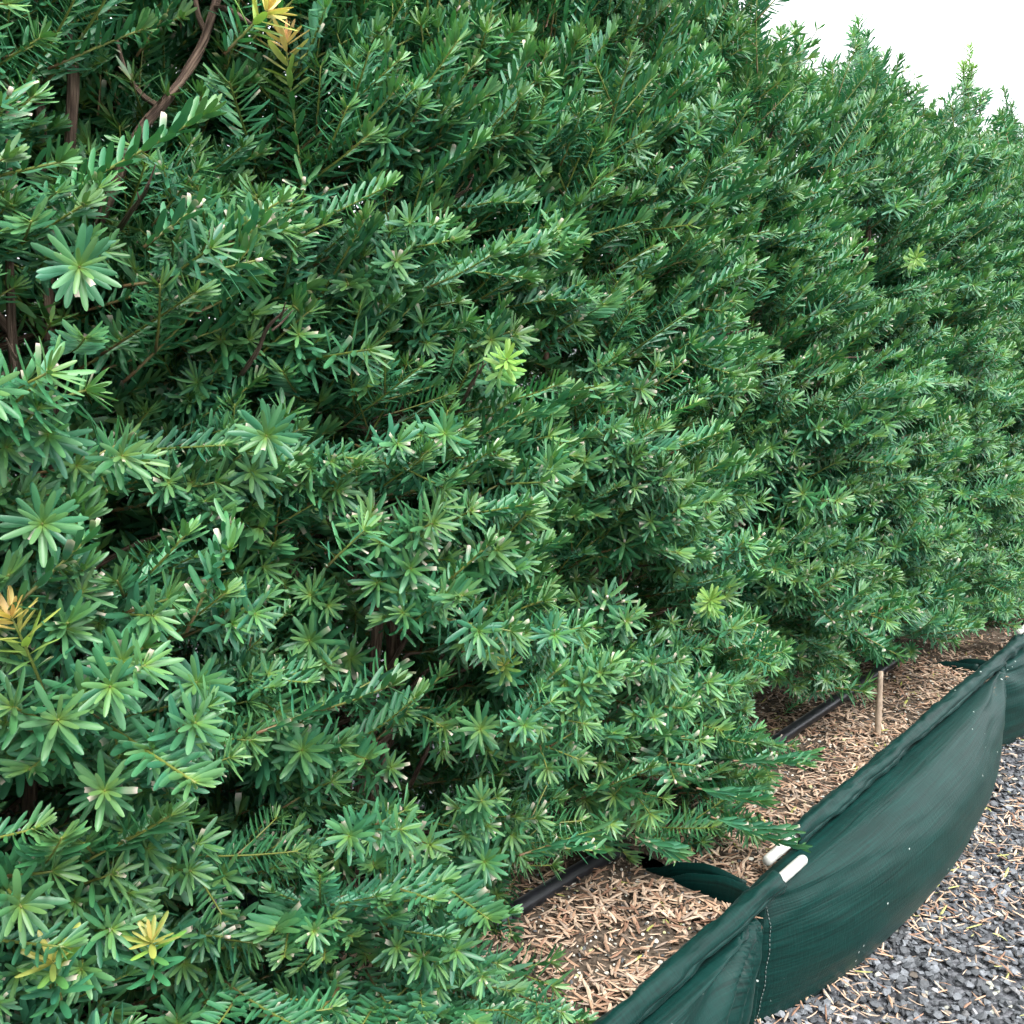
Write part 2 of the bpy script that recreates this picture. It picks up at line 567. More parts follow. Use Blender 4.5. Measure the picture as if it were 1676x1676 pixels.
# ------------------------------------------------------------------ mulch in the bags
LIT = [(0.46, 0.31, 0.21), (0.39, 0.245, 0.16), (0.54, 0.39, 0.28), (0.26, 0.15, 0.10), (0.44, 0.33, 0.24), (0.30, 0.23, 0.18), (0.56, 0.42, 0.31)]


def dead_needle(seed, curl=0.12):
    r = random.Random(seed)
    V = []
    st = ((0, 0.25), (0.2, 0.8), (0.55, 1.0), (0.85, 0.75), (1, 0.1))
    bend = r.uniform(-0.3, 0.3) * r.random(); cu = r.uniform(-curl, curl) * 0.5
    for t, wd in st:
        y = (t - 0.5); x = bend * (t - 0.5) ** 2; z = cu * math.sin(math.pi * t)
        V += [(x - wd * 0.088, y, z), (x, y, z + 0.02), (x + wd * 0.088, y, z)]
    F = []
    for i in range(len(st) - 1):
        for k in (0, 1):
            a = i * 3 + k
            F += [(a, a + 1, a + 4), (a, a + 4, a + 3)]
    return np.array(V), np.array(F)


DEAD = [dead_needle(i) for i in range(12)]


def put_piece(A, var, p, size, col, tilt):
    V, F = var
    M = rot_z(random.uniform(0, 6.283)) @ rot_x(random.gauss(0, tilt))
    A.add((V * size) @ M.T + np.array(p), F, col)


def mulch_height(s, u):
    return MULCH_Z + 0.012 * noise.noise((s * 5, u * 5, 2.2)) + 0.004 * noise.noise((s * 19, u * 19, 5))


def build_mulch(B, label, n_needles, n_parts):
    base = H(B.s0, B.u0, MULCH_Z)
    s0, s1 = B.s0 + 0.012, (B.e1 or B.s1) - 0.012
    def g(a, b):
        s = s0 + (s1 - s0) * a
        uf = B.u0 + (B.u1 - B.u0) * a - 0.0 + 0.6 * B.bul * max(0, math.sin(math.pi * a)) ** 0.62
        u = uf + (BACK + 0.005 - uf) * b
        z = mulch_height(s, u) + 0.012 * b * 0
        if b == 0: z -= 0.02
        return H(s, u, z)
    me = grid_mesh('soil', g, 70, 30, M_SOIL, 1, 1); me.transform(Matrix.Translation(-base))
    root = obj('mulch', me); root.location = base
    tag(root, label, 'mulch', 'mulch filling the planter bags', 'stuff')
    A = Acc()
    bx = np.array(base)
    for k in range(n_needles):
        s = random.uniform(s0 + 0.01, s1 - 0.01)
        b = random.random() ** 1.3
        u = B.u0 - 0.004 + (BACK + 0.02 - B.u0) * b + 0.5 * B.bul * (1 - b) * math.sin(math.pi * min(1, max(0, (s - B.s0) / (B.s1 - B.s0))))
        # thin patches where the soil shows
        dens = noise.noise((s * 6.5, u * 6.5, 7.7))
        if dens < -0.36 and random.random() < 0.5: continue
        p = np.array(H(s, u, mulch_height(s, u) + random.uniform(0.001, 0.010))) - bx
        c = np.array(random.choice(LIT)) * random.uniform(0.65, 1.15)
        if random.random() < 0.02: c = np.array((0.35, 0.36, 0.10))
        put_piece(A, random.choice(DEAD), p, random.choice((0.009, 0.014, 0.018, 0.023, 0.027)) * random.uniform(0.85, 1.15), c, 0.15)
    for k in range(int(n_needles * 0.6)):      # perlite, grit, seeds
        s = random.uniform(s0 + 0.01, s1 - 0.01); u = random.uniform(B.u0 - 0.01, BACK + 0.03)
        p = np.array(H(s, u, mulch_height(s, u) + random.uniform(0.0, 0.005))) - bx
        k2 = random.random()
        c = (0.62, 0.6, 0.52) if k2 < 0.25 else (0.10, 0.105, 0.11) if k2 < 0.55 else (0.42, 0.42, 0.22) if k2 < 0.66 else (0.18, 0.13, 0.09) if k2 < 0.85 else (0.05, 0.05, 0.045)
        put_piece(A, random.choice(CHIPS), p, random.choice((0.0018, 0.0026, 0.0035, 0.005)), c, 0.5)
    tag(obj('loose_litter', A.mesh('loose_litter', M_LITTER, False), root), kind='stuff')
    # topmost dry needles, one by one
    metas = []
    for i in range(14):
        V, F = DEAD[i % 12]
        metas.append(mesh_tris('dead_needle', V, F, np.broadcast_to(np.array(LIT[i % 7]) * (0.85 + 0.02 * i), (len(V), 3)), M_LITTER, False))
    c = 0; tries = 0
    while c < n_parts and tries < 20000:
        tries += 1
        s = random.uniform(s0 + 0.02, s1 - 0.02); u = random.uniform(B.u0 - 0.01, BACK + 0.1)
        if noise.noise((s * 6.5, u * 6.5, 7.7)) < -0.2: continue
        P = H(s, u, mulch_height(s, u) + random.uniform(0.008, 0.013))
        q = project(P)
        if not (-20 < q[0] < 1700 and -20 < q[1] < 1700) or not in_poly(q[0], q[1], BARE): continue
        o = obj('dead_needle', random.choice(metas), root)
        o.location = P - base; sc = random.uniform(0.018, 0.030); o.scale = (sc, sc, sc)
        o.rotation_euler = (random.gauss(0, 0.2), random.gauss(0, 0.15), random.uniform(0, 6.28))
        c += 1
    return root


def in_poly(x, y, P):
    c = False; j = len(P) - 1
    for i in range(len(P)):
        xi, yi = P[i]; xj, yj = P[j]
        if (yi > y) != (yj > y) and x < (xj - xi) * (y - yi) / (yj - yi) + xi: c = not c
        j = i
    return c


# where the photograph shows mulch, bags and gravel instead of foliage / sky instead of foliage
BARE = [(1030, 1900), (985, 1690), (925, 1630), (870, 1575), (900, 1500), (960, 1455), (1010, 1432), (1060, 1440), (1110, 1420), (1165, 1390), (1230, 1420), (1275, 1400),
        (1262, 1335), (1312, 1285), (1300, 1240), (1262, 1215), (1300, 1195), (1350, 1185), (1385, 1140), (1440, 1125), (1465, 1090), (1550, 1065), (1625, 1030), (1690, 1010), (1900, 900), (1900, 1900)]
SKYP = [(1215, -400), (1240, 10), (1262, 70), (1300, 125), (1345, 150), (1385, 110), (1450, 120), (1490, 170), (1530, 215), (1570, 190), (1612, 235), (1645, 235), (1690, 225), (2300, 420), (2300, -400)]

build_mulch(bagA, 'brown needle mulch in the bag with fanned corner folds', 7500, 300)
build_mulch(bagB, 'brown needle mulch around the wooden stake', 8000, 300)
build_mulch(bagC, 'brown needle mulch in the bag past the bulging one', 2500, 20)
build_mulch(bagD, 'brown needle mulch in the bag at the far end of the row', 1200, 0)

# ------------------------------------------------------------------ loose gravel and litter on the ground
A = Acc()
def bag_edge(s):
    for B in (bagA, bagB, bagC, bagD):
        if B.s0 - 0.02 <= s <= B.s1 + 0.02:
            a = (s - B.s0) / (B.s1 - B.s0)
            return B.u0 + (B.u1 - B.u0) * a + 1.2 * B.bul * max(0, math.sin(math.pi * min(1, max(0, a)) ** 0.85)) ** 0.62
    return -0.62
for k in range(27000):
    s = random.uniform(0.6, 4.3)
    e = bag_edge(s)
    u = e - 0.01 + (1.05 if s > 1.0 else 0.7) * random.random() ** 1.25
    put_piece(A, random.choice(CHIPS), H(s, u, random.uniform(0.0005, 0.008)), random.uniform(0.005, 0.0112), stone_col(), 0.35)
for k in range(5200):                    # the far side of the row, seen through gaps
    s = random.uniform(0.5, 2.4); u = random.uniform(BACK - 0.05, BACK - 0.75)
    put_piece(A, random.choice(CHIPS), H(s, u, random.uniform(0.0005, 0.007)), random.uniform(0.005, 0.0095), stone_col(), 0.35)
gv = obj('loose_gravel', A.mesh('loose_gravel', M_STONE, False), ground)
tag(gv, kind='stuff')
A = Acc()
for k in range(5600):
    s = random.uniform(0.9, 3.9); u = bag_edge(s) + 0.004 + 0.8 * random.random() ** 1.35
    if noise.noise((s * 4, u * 4, 3.3)) < -0.1 and random.random() < 0.7: continue
    c = np.array(random.choice(LIT)) * random.uniform(0.8, 1.35)
    if random.random() < 0.05: c = np.array((0.45, 0.45, 0.16))
    V, F = random.choice(DEAD)
    put_piece(A, (V * np.array([random.uniform(0.5, 0.9), 1, 1.6]), F), H(s, u, random.uniform(0.008, 0.014)), random.uniform(0.014, 0.034), c, 0.25)
tag(obj('loose_litter', A.mesh('loose_litter', M_LITTER, False), ground), kind='stuff')
cm = []
for i in range(24):
    V, F = CHIPS[i % 9]
    cm.append(mesh_tris('gravel_chip', V, F, np.broadcast_to(np.array(stone_col()), (len(V), 3)), M_STONE, False))
k = 0
while k < 300:
    s = random.uniform(1.0, 2.4); u = bag_edge(s) + 0.012 + 0.7 * random.random()
    q = project(H(s, u, 0))
    if not (0 < q[0] < 1690 and 0 < q[1] < 1690): continue
    o = obj('gravel_chip', random.choice(cm), ground)
    o.location = H(s, u, random.uniform(0.008, 0.011)); z = random.uniform(0.0075, 0.0125); o.scale = (z, z, z)
    o.rotation_euler = (random.gauss(0, 0.3), random.gauss(0, 0.3), random.uniform(0, 6.28)); k += 1

# ------------------------------------------------------------------ irrigation pipe and stake
PU = -0.872
pts = []
for i in range(60):
    s = 1.005 + (2.6 - 1.005) * i / 59
    pts.append(H(s, PU - 0.012 * math.sin(s * 2.2) - 0.02 * max(0, s - 1.3), MULCH_Z + 0.014 + 0.003 * math.sin(s * 4) - 0.036 / (1 + math.exp(-(s - 1.27) / 0.02)) / (1 + math.exp((s - 1.72) / 0.02))))
pr = empty('irrigation_pipe', pts[0])
tag(pr, 'black plastic irrigation pipe lying on the mulch under the yews', 'pipe')
P = np.array([p - pts[0] for p in pts])
V, F = tube(P, [0.0125] * len(P), 16)
obj('hose', mesh_tris('hose', V, F, None, M_PIPE), pr)
d0 = (P[1] - P[0]) / np.linalg.norm(P[1] - P[0])
V, F = tube(np.array([d0 * t for t in (-0.034, -0.033, -0.004, -0.003)]), [0.011, 0.0125, 0.0125, 0.012], 16)
obj('end_cap', mesh_tris('end_cap', V, F, None, plain('grey_pipe_end', (0.055, 0.06, 0.07), 0.5, 0.5, 60, 0.3, 0.1)), pr)
V, F = tube(np.array([d0 * t for t in (-0.004, -0.003, 0.008, 0.009)]), [0.013, 0.0145, 0.0145, 0.013], 16)
obj('clamp_ring', mesh_tris('clamp_ring', V, F, None, M_PIPE), pr)

sp = H(2.0, -0.737, MULCH_Z - 0.03)
stake = empty('wooden_stake', sp); tag(stake, 'weathered pale wooden stake stub standing in the mulch', 'stake')
P = np.array([(0.0003 * math.sin(i * 1.7) - 0.0005 * i, 0.0003 * math.cos(i * 2.1), 0.022 * i) for i in range(9)])
V, F = tube(P, [0.0068, 0.0066, 0.0065, 0.0063, 0.0074, 0.0062, 0.0058, 0.0056, 0.005], 12)
obj('shaft', mesh_tris('shaft', V, F, None, M_STAKE), stake)
V, F = tube(np.array([(0.004, -0.004, 0.092), (0.0085, -0.0075, 0.098)]), [0.0035, 0.0022], 8)
obj('knot', mesh_tris('knot', V, F, None, M_STAKE), stake)

# ------------------------------------------------------------------ yew sprigs
GREEN = np.array((0.032, 0.158, 0.082))
GREEN2 = np.array((0.054, 0.205, 0.083))
YOUNG = np.array((0.17, 0.29, 0.055))
STEMG = np.array((0.17, 0.21, 0.045))
STEMB = np.array((0.15, 0.085, 0.045))
TAN = np.array((0.62, 0.53, 0.44))


def nrm(v):
    return v / (np.linalg.norm(v) + 1e-9)


def needle_shape(L, W, curve, cut, hi):
    """y along the needle, x across, z its upper face; returns V, F, t"""
    if hi:
        st = [(0, 0.22), (0.10, 0.62), (0.32, 0.97), (0.62, 1.0), (0.86, 0.80), (0.97, 0.42), (1, 0.08)]
    else:
        st = [(0, 0.35), (0.5, 1.0), (1, 0.25)]
    if cut < 1:
        st = [x for x in st if x[0] < cut - 0.03] + [(cut, 0.85), ]
    V = []; T = []
    for t, wd in st:
        y = t * L; z = -curve * L * t * t
        if hi:
            V += [(-wd * W / 2, y, z - 0.13 * W * wd), (0, y, z + 0.09 * W * wd), (wd * W / 2, y, z - 0.13 * W * wd)]; T += [t] * 3
        else:
            V += [(-wd * W / 2, y, z), (wd * W / 2, y, z)]; T += [t] * 2
    F = []
    m = 3 if hi else 2
    for i in range(len(st) - 1):
        for k in range(m - 1):
            a = i * m + k
            F += [(a, a + 1, a + m + 1), (a, a + m + 1, a + m)]
    return np.array(V), np.array(F), np.array(T)


def place_needle(shape, o, v, wv):
    V, F, T = shape
    x = np.cross(v, wv)
    return V @ np.stack([x, v, wv]) + o


def shoot(items, r, P0, T0, up, L, mode, NL, tipcol=None, trimmed=False, age=0.5, pitch=0.0036, wide=1.0, asc=0.0):
    """adds a stem and needles (frames) to items; P0 start, T0 direction, up reference"""
    n = max(5, int(L / 0.014)) + 1
    pts = [P0]; T = nrm(T0)
    bend = r.uniform(-0.02, 0.10); side = r.uniform(-0.05, 0.05)
    ss = nrm(np.cross(T, up))
    for i in range(n - 1):
        T = nrm(T + up * bend * 0.3 + ss * side * 0.3)
        pts.append(pts[-1] + T * L / (n - 1))
    pts = np.array(pts)
    items['stems'].append((pts, [0.0016 - 0.0007 * i / (n - 1) for i in range(n)], age))
    nd = int(L / pitch)
    tip_n = 12 if not trimmed else 2
    for k in range(nd + tip_n):
        tip = k >= nd
        t = 0.06 + 0.90 * k / nd if not tip else 0.965 + 0.035 * (k - nd) / tip_n
        f = t * (n - 1); i = min(n - 2, int(f)); q = pts[i] + (pts[i + 1] - pts[i]) * (f - i)
        Tt = nrm(pts[i + 1] - pts[i])
        e1 = nrm(np.cross(Tt, up)); e2 = np.cross(e1, Tt)
        ph = k * 2.39996 + r.uniform(-0.25, 0.25)
        rad = math.cos(ph) * e1 + math.sin(ph) * e2
        if mode == 'comb':
            rad = nrm(np.sign(math.cos(ph)) * e1 * 1.0 + e2 * (0.24 + 0.36 * math.sin(ph)) + rad * 0.12)
        al = (R(70 if mode == 'comb' else 74) - R(14) * t) * (1 - asc) + r.uniform(-0.09, 0.09)
        if tip: al = R(64) - R(44) * (k - nd) / tip_n + r.uniform(-0.1, 0.1)
        v = nrm(Tt * math.cos(al) + rad * math.sin(al) + np.array([r.uniform(-0.05, 0.05) for _ in range(3)]))
        wv = Tt * (0.95 if mode != 'comb' else 0.8) + e2 * (0.2 if mode != 'comb' else 0.35) + np.array([r.uniform(-0.15, 0.15) for _ in range(3)])
        wv = nrm(wv - v * np.dot(wv, v))
        ln = NL * r.uniform(0.84, 1.14) * (0.72 + 0.28 * min(1, t / 0.3))
        if tip: ln *= 0.95 - 0.35 * (k - nd) / tip_n
        cut = 1.0
        if r.random() < (0.24 if trimmed else 0.05): cut = r.uniform(0.45, 0.85)
        items['needles'].append((q + rad * 0.0009, v, wv, ln, r.uniform(0.152, 0.188) * wide, r.uniform(-0.14, 0.04) if mode == 'comb' else r.uniform(0.0, 0.16), cut, t if not tip else 0.9 + 0.1 * (k - nd) / tip_n, r.random(), tipcol))
    if trimmed:
        items['cuts'].append((pts[-1], nrm(pts[-1] - pts[-2])))


def sprig_items(seed, mode, main, nside, NL=0.0305, tipcol=None, trimmed=False, **kw):
    r = random.Random(seed)
    it = dict(stems=[], needles=[], cuts=[])
    up = np.array((0, 0, 1.0))
    shoot(it, r, np.zeros(3), np.array((0, 1.0, 0.05)), up, main, mode, NL, tipcol, trimmed, **kw)
    for k in range(nside):
        t = 0.22 + 0.5 * (k + r.uniform(0, 0.5)) / max(1, nside)
        sg = 1 if k % 2 == 0 else -1
        a = r.uniform(0.6, 0.95)
        d = np.array((sg * math.sin(a), math.cos(a), r.uniform(0.0, 0.35)))
        shoot(it, r, np.array((0, main * t, 0.01 * t)), d, up, main * r.uniform(0.36, 0.55), mode, NL * r.uniform(0.88, 1.0), tipcol, trimmed and r.random() < 0.5, **kw)
    return it


def needle_colour(T, t, rnd, tipcol, cut):
    g = GREEN * (1 - rnd) + GREEN2 * rnd
    C = np.empty((len(T), 3))
    young = max(0.0, (t - 0.86) / 0.14) * 0.55
    for i, y in enumerate(T):
        b = max(0, 1 - y / 0.28) * (0.22 + 0.5 * max(0, (t - 0.7) / 0.3))
        c = g * (1 - min(1, young + b)) + YOUNG * min(1, young + b)
        if tipcol is not None:
            k = min(1, max(0, (t - tipcol[2]) / (1 - tipcol[2] + 1e-6)))
            tc = np.array(tipcol[0]) * (1 - k) + np.array(tipcol[1]) * k
            rg = 0.3 * (1 - tipcol[2]) + 0.15; m = min(1, max(0, (t - tipcol[2] + rg) / rg))
            m *= 0.75 + 0.25 * ((rnd * 7.3) % 1)
            c = c * (1 - m) + tc * m
        C[i] = c
    if cut < 1:
        C[T >= cut - 1e-4] = TAN
        sel = (T < cut) & (T > cut - 0.25)
        C[sel] = C[sel] * 0.7 + TAN * 0.3
    return C


def sprig_arrays(it, hi=True, stems_only=False, every=1, fat=1.0):
    A = Acc()
    for pts, rad, age in it['stems']:
        V, F = tube(pts, rad, 5 if hi else 3, hi)
        n = len(pts); sd = 5 if hi else 3
        tt = np.concatenate([np.repeat(np.linspace(0, 1, n), sd), np.array([0, 1] if hi else [])])[:, None]
        A.add(V, F, STEMB * (1 - np.clip(tt * 2.2, 0, 1)) + STEMG * np.clip(tt * 2.2, 0, 1))
    for p, d in it['cuts']:
        V, F = tube(np.array([p - d * 0.003, p + d * 0.003]), [0.0019, 0.0017], 6)
        A.add(V, F, TAN * 0.95)
    if not stems_only:
        for i, (q, v, wv, ln, wr, cu, cut, t, rnd, tc) in enumerate(it['needles']):
            if every > 1 and i % every: continue
            sh = needle_shape(ln, ln * wr * fat, cu, cut, hi)
            A.add(place_needle(sh, q, v, wv), sh[1], needle_colour(sh[2], t, rnd, tc, cut))
    return A.arrays()


VAR = []
for i in range(11):
    VAR.append(sprig_items(100 + i, 'comb', random.uniform(0.11, 0.20), (1, 2, 3, 2, 0)[i % 5], NL=random.uniform(0.023, 0.028), pitch=0.0031, wide=1.08))
for i in range(9):
    VAR.append(sprig_items(200 + i, 'radial', random.uniform(0.075, 0.12), (1, 2, 2, 3)[i % 4], pitch=0.0031))
for i in range(4):
    VAR.append(sprig_items(300 + i, 'comb' if i % 2 else 'radial', random.uniform(0.085, 0.12), 2, trimmed=True))
NCOMB, NVAR = 11, 20
VLEN = [np.linalg.norm(v['stems'][0][0][-1]) for v in VAR]
HI_ME = []
LO = []; LOW = []
for v in VAR:
    V, F, C = sprig_arrays(v, True)
    HI_ME.append(mesh_tris('sprig', V, F, C, M_NEEDLE))
    LO.append(sprig_arrays(v, False))
    LOW.append(sprig_arrays(v, False, every=2, fat=1.5))
LIME = ((0.11, 0.28, 0.06), (0.24, 0.42, 0.08), 0.6)
GOLD = ((0.38, 0.56, 0.10), (0.92, 0.60, 0.22), 0.7)
PALE = ((0.15, 0.34, 0.06), (0.46, 0.38, 0.10), 0.8)
GOLDL = ((0.36, 0.46, 0.12), (0.90, 0.54, 0.26), 0.8)
BUD = ((0.20, 0.34, 0.07), (0.55, 0.45, 0.12), 0.94)


def frame(d, upref, roll=0.0):
    y = Vector(d).normalized()
    x = y.cross(Vector(upref))
    if x.length < 1e-3: x = y.cross(Vector((1, 0, 0)))
    x.normalize(); z = x.cross(y)
    M = Matrix((x, y, z)).transposed()
    return M @ Matrix.Rotation(roll, 3, 'Y')


# ------------------------------------------------------------------ yew shrubs
UC = -1.03
RPROF = [(0.16, 0.17), (0.24, 0.25), (0.36, 0.285), (0.55, 0.275), (0.85, 0.25), (1.1, 0.215), (1.3, 0.175), (1.48, 0.13), (1.62, 0.08), (1.75, 0.04)]
RZ = [a for a, b in RPROF]; RR = [b for a, b in RPROF]
# holes the photograph looks through: (px, py, radius, deepest u that is cleared)
HOLES = [(354, 25, 46, -0.94), (335, 85, 46, -0.94), (310, 115, 44, -0.94), (280, 155, 46, -0.94), (240, 205, 40, -0.94), (120, 170, 26, -0.97), (118, 240, 24, -0.97), (356, 95, 16, -2.0), (225, 130, 20, -0.92),
         (420, 1478, 34, -2.0), (395, 1500, 24, -2.0), (365, 1490, 20, -2.0), (445, 1465, 22, -2.0),
         (945, 1470, 58, -0.885), (905, 1505, 56, -0.885), (870, 1540, 46, -0.885), (985, 1440, 36, -0.885), (1290, 1205, 30, -1.0), (1260, 1150, 26, -1.1), (1340, 1170, 16, -0.95), (700, 1265, 50, -0.90), (615, 1045, 46, -0.88), (1060, 960, 36, -0.86), (345, 645, 48, -0.88), (70, 495, 52, -0.88), (900, 640, 40, -0.88), (80, 1400, 56, -0.87), (830, 1290, 34, -0.86), (480, 930, 34, -0.86), (240, 880, 36, -0.87), (1180, 690, 32, -0.86), (560, 330, 32, -0.9), (770, 380, 34, -0.9), (1000, 420, 28, -0.92), (1240, 860, 28, -0.86), (430, 1320, 36, -0.88), (1440, 390, 22, -1.0), (1310, 250, 26, -1.05)]
# things that the foliage must not cover: (from px, to px, radius, u in front of which nothing may stand)
KEEP = []


def blocked(pts3, u):
    for p in pts3:
        q = project(p)
        if q[2] < 0.05: continue
        if in_poly(q[0], q[1], BARE) or in_poly(q[0], q[1], SKYP): return True
    for hx, hy, hr, hu in HOLES:
        for p in pts3:
            q = project(p)
            if (q[0] - hx) ** 2 + (q[1] - hy) ** 2 < hr * hr and p.dot(NV) > hu: return True
    for kx, ky, kr, ku in KEEP:
        for p in pts3:
            q = project(p)
            if (q[0] - kx) ** 2 + (q[1] - ky) ** 2 < kr * kr and p.dot(NV) > ku - 0.02: return True
    return False


# shoots that stand out in the photograph: pixel of tip, pixel of base, u, colours, mode, label
SPECIAL = [
    ((38, 1012), (85, 1170), -0.735, GOLD, 'radial', 'shoot with orange and yellow new growth at its tip', 0),
    ((440, 18), (395, 62), -0.80, GOLD, 'radial', 'small orange shoot tip', 0),
    ((468, 62), (500, 330), -0.86, GOLDL, 'radial', 'upright shoot ending in an orange tip', 0),
    ((95, 1580), (100, 1640), -0.72, PALE, 'radial', 'star shaped yellow-green shoot tip', 0),
    ((255, 1550), (250, 1600), -0.73, PALE, 'radial', 'yellow star shaped shoot tip', 0),
    ((825, 605), (800, 640), -0.745, LIME, 'radial', 'lime green new shoot', 0),
    ((1495, 425), (1470, 455), -0.80, LIME, 'radial', 'lime green new shoot', 0),
    ((1172, 996), (1150, 1010), -0.70, LIME, 'radial', 'lime green new shoot', 0),
    ((1582, 85), (1585, 200), -1.05, LIME, 'radial', 'upright leader with lime green tip', 0),
    ((1412, 34), (1410, 150), -1.05, None, 'radial', None, 0),
    ((1298, 46), (1305, 150), -1.08, None, 'radial', None, 0),
    ((1648, 155), (1655, 260), -1.08, None, 'radial', None, 0),
    ((1246, -10), (1240, 80), -1.08, None, 'radial', None, 0),
    ((1591, 112), (1583, 165), -1.04, LIME, 'radial', None, 0),
    ((1571, 116), (1582, 165), -1.06, LIME, 'radial', None, 0),
    ((1427, 58), (1413, 120), -1.04, None, 'radial', None, 0),
    ((1396, 64), (1410, 120), -1.06, None, 'radial', None, 0),
    ((1312, 70), (1303, 130), -1.07, None, 'radial', None, 0),
    ((1660, 175), (1654, 230), -1.07, None, 'radial', None, 0),
    ((1455, 90), (1415, 190), -1.02, None, 'comb', None, 0),
    ((1135, 60), (1128, 110), -0.98, LIME, 'radial', 'small lime green tip', 0),
    ((837, 1116), (830, 1135), -0.72, BUD, 'radial', 'small pale yellow bud tip', 0),
    ((660, 1130), (420, 1200), -0.735, None, 'comb', 'long flat trimmed shoot', 1),
    ((165, 880), (5, 1010), -0.735, None, 'comb', 'long bare trimmed shoot', 1),
    ((405, 860), (305, 1035), -0.74, None, 'comb', 'arching shoot with spaced needles', 1),
    ((600, 870), (560, 905), -0.74, None, 'radial', None, 0),
    ((675, 1440), (500, 1545), -0.735, None, 'comb', 'long trimmed shoot', 1),
    ((970, 1370), (850, 1400), -0.70, None, 'comb', None, 1),
    ((1272, 1392), (1150, 1330), -0.665, None, 'comb', 'low shoot reaching over the white rod end', 1),
    ((1240, 1325), (1140, 1290), -0.68, None, 'comb', None, 0),
    ((1305, 1262), (1200, 1245), -0.67, None, 'comb', None, 1),
    ((1450, 1085), (1400, 1030), -0.74, None, 'radial', None, 1),
    ((1100, 1400), (1040, 1370), -0.70, None, 'comb', None, 0),
    ((330, 340), (235, 405), -0.77, None, 'comb', 'trimmed shoot with reddish bud base', 1),
    ((122, 450), (118, 435), -0.74, None, 'radial', 'large star shaped rosette', 0),
    ((198, 1090), (205, 1070), -0.735, None, 'radial', 'large star shaped rosette', 0),
    ((62, 870), (70, 850), -0.735, None, 'radial', None, 0),
    ((330, 1140), (330, 1120), -0.735, None, 'radial', None, 0),
    ((85, 735), (80, 720), -0.75, None, 'radial', None, 0),
    ((440, 725), (440, 710), -0.75, None, 'radial', None, 0),
    ((735, 735), (720, 720), -0.745, None, 'radial', None, 0),
    ((785, 1210), (775, 1190), -0.73, None, 'radial', None, 0),
    ((790, 1430), (785, 1410), -0.72, None, 'radial', None, 0),
    ((905, 790), (890, 770), -0.74, None, 'radial', None, 0),
    ((170, 1310), (160, 1290), -0.735, None, 'radial', None, 0),
]
TWIGS = [(425, 570, 470, 505, -0.84, -0.79), (760, 655, 795, 595, -0.82, -0.745), (1140, 540, 1215, 545, -0.84, -0.78), (1390, 585, 1445, 583, -0.86, -0.80),
         (805, 130, 870, 105, -0.93, -0.90), (1180, 265, 1215, 230, -0.96, -0.92), (215, 345, 245, 300, -0.86, -0.80), (725, 335, 772, 308, -0.86, -0.80),
         (20, 640, 30, 570, -0.80, -0.75), (1320, 655, 1345, 620, -0.84, -0.78), (640, 25, 700, 90, -0.92, -0.90)]
for t_ in TWIGS:
    for f in (0.3, 1.0):
        KEEP.append((t_[0] + (t_[2] - t_[0]) * f, t_[1] + (t_[3] - t_[1]) * f, 17, t_[4] + (t_[5] - t_[4]) * f))
SPACING = 0.465
S0 = -0.10
NPLANT = 11
plants_s = [S0 + i * SPACING + random.uniform(-0.03, 0.03) for i in range(NPLANT)]

SKYLINE = []
for (px, py, k_) in ((1225, 40, 5), (1262, 50, 6), (1300, 85, 7), (1330, 125, 5), (1362, 110, 5), (1405, 70, 7), (1425, 75, 6), (1455, 95, 6), (1480, 140, 5), (1515, 185, 5), (1548, 160, 6), (1585, 135, 6), (1612, 195, 4), (1650, 185, 6), (1672, 200, 5)):
    for j in range(k_):
        tip = on_u(px + random.gauss(0, 13), py + random.uniform(0, 55), -1.05 + random.gauss(0, 0.05))
        d = (UPV + DV * random.gauss(0, 0.35) + NV * random.gauss(0.1, 0.35)).normalized()
        SKYLINE.append((tip, d))
special_by_plant = {}
for sp_ in SPECIAL:
    tip = on_u(sp_[0][0], sp_[0][1], sp_[2])
    back = 0.0 if (Vector(sp_[0]) - Vector(sp_[1])).length > 45 else 0.06
    base = on_u(sp_[1][0], sp_[1][1], sp_[2] - 0.02 - back)
    s = tip.dot(DV)
    i = min(range(NPLANT), key=lambda k: abs(plants_s[k] - s))
    special_by_plant.setdefault(i, []).append((tip, base, sp_))
    for f in (0.0, 0.35, 0.7):
        KEEP.append((sp_[0][0] * (1 - f) + sp_[1][0] * f, sp_[0][1] * (1 - f) + sp_[1][1] * f, (44 if sp_[3] else 30) if sp_[2] > -0.9 else 8, sp_[2]))

SHRUB_LABEL = [
    'yew shrub at the hedge end, next to the one with the bare diagonal branch',
    'yew shrub with a bare brown diagonal branch and an orange-tipped shoot',
    'yew shrub standing over the capped end of the black pipe',
    'yew shrub reaching over the overlapping white rod ends',
    'yew shrub between the overlapping white rod ends and the wooden stake',
    'yew shrub directly behind the wooden stake',
    'yew shrub next past the wooden stake, where the bulging bag ends',
    'yew shrub in the bag past the bulging one, first from their joint',
    'yew shrub in the bag past the bulging one, second from their joint',
    'yew shrub in the farthest bag, first from its joint',
    'last yew shrub of the row, in the farthest bag',
]


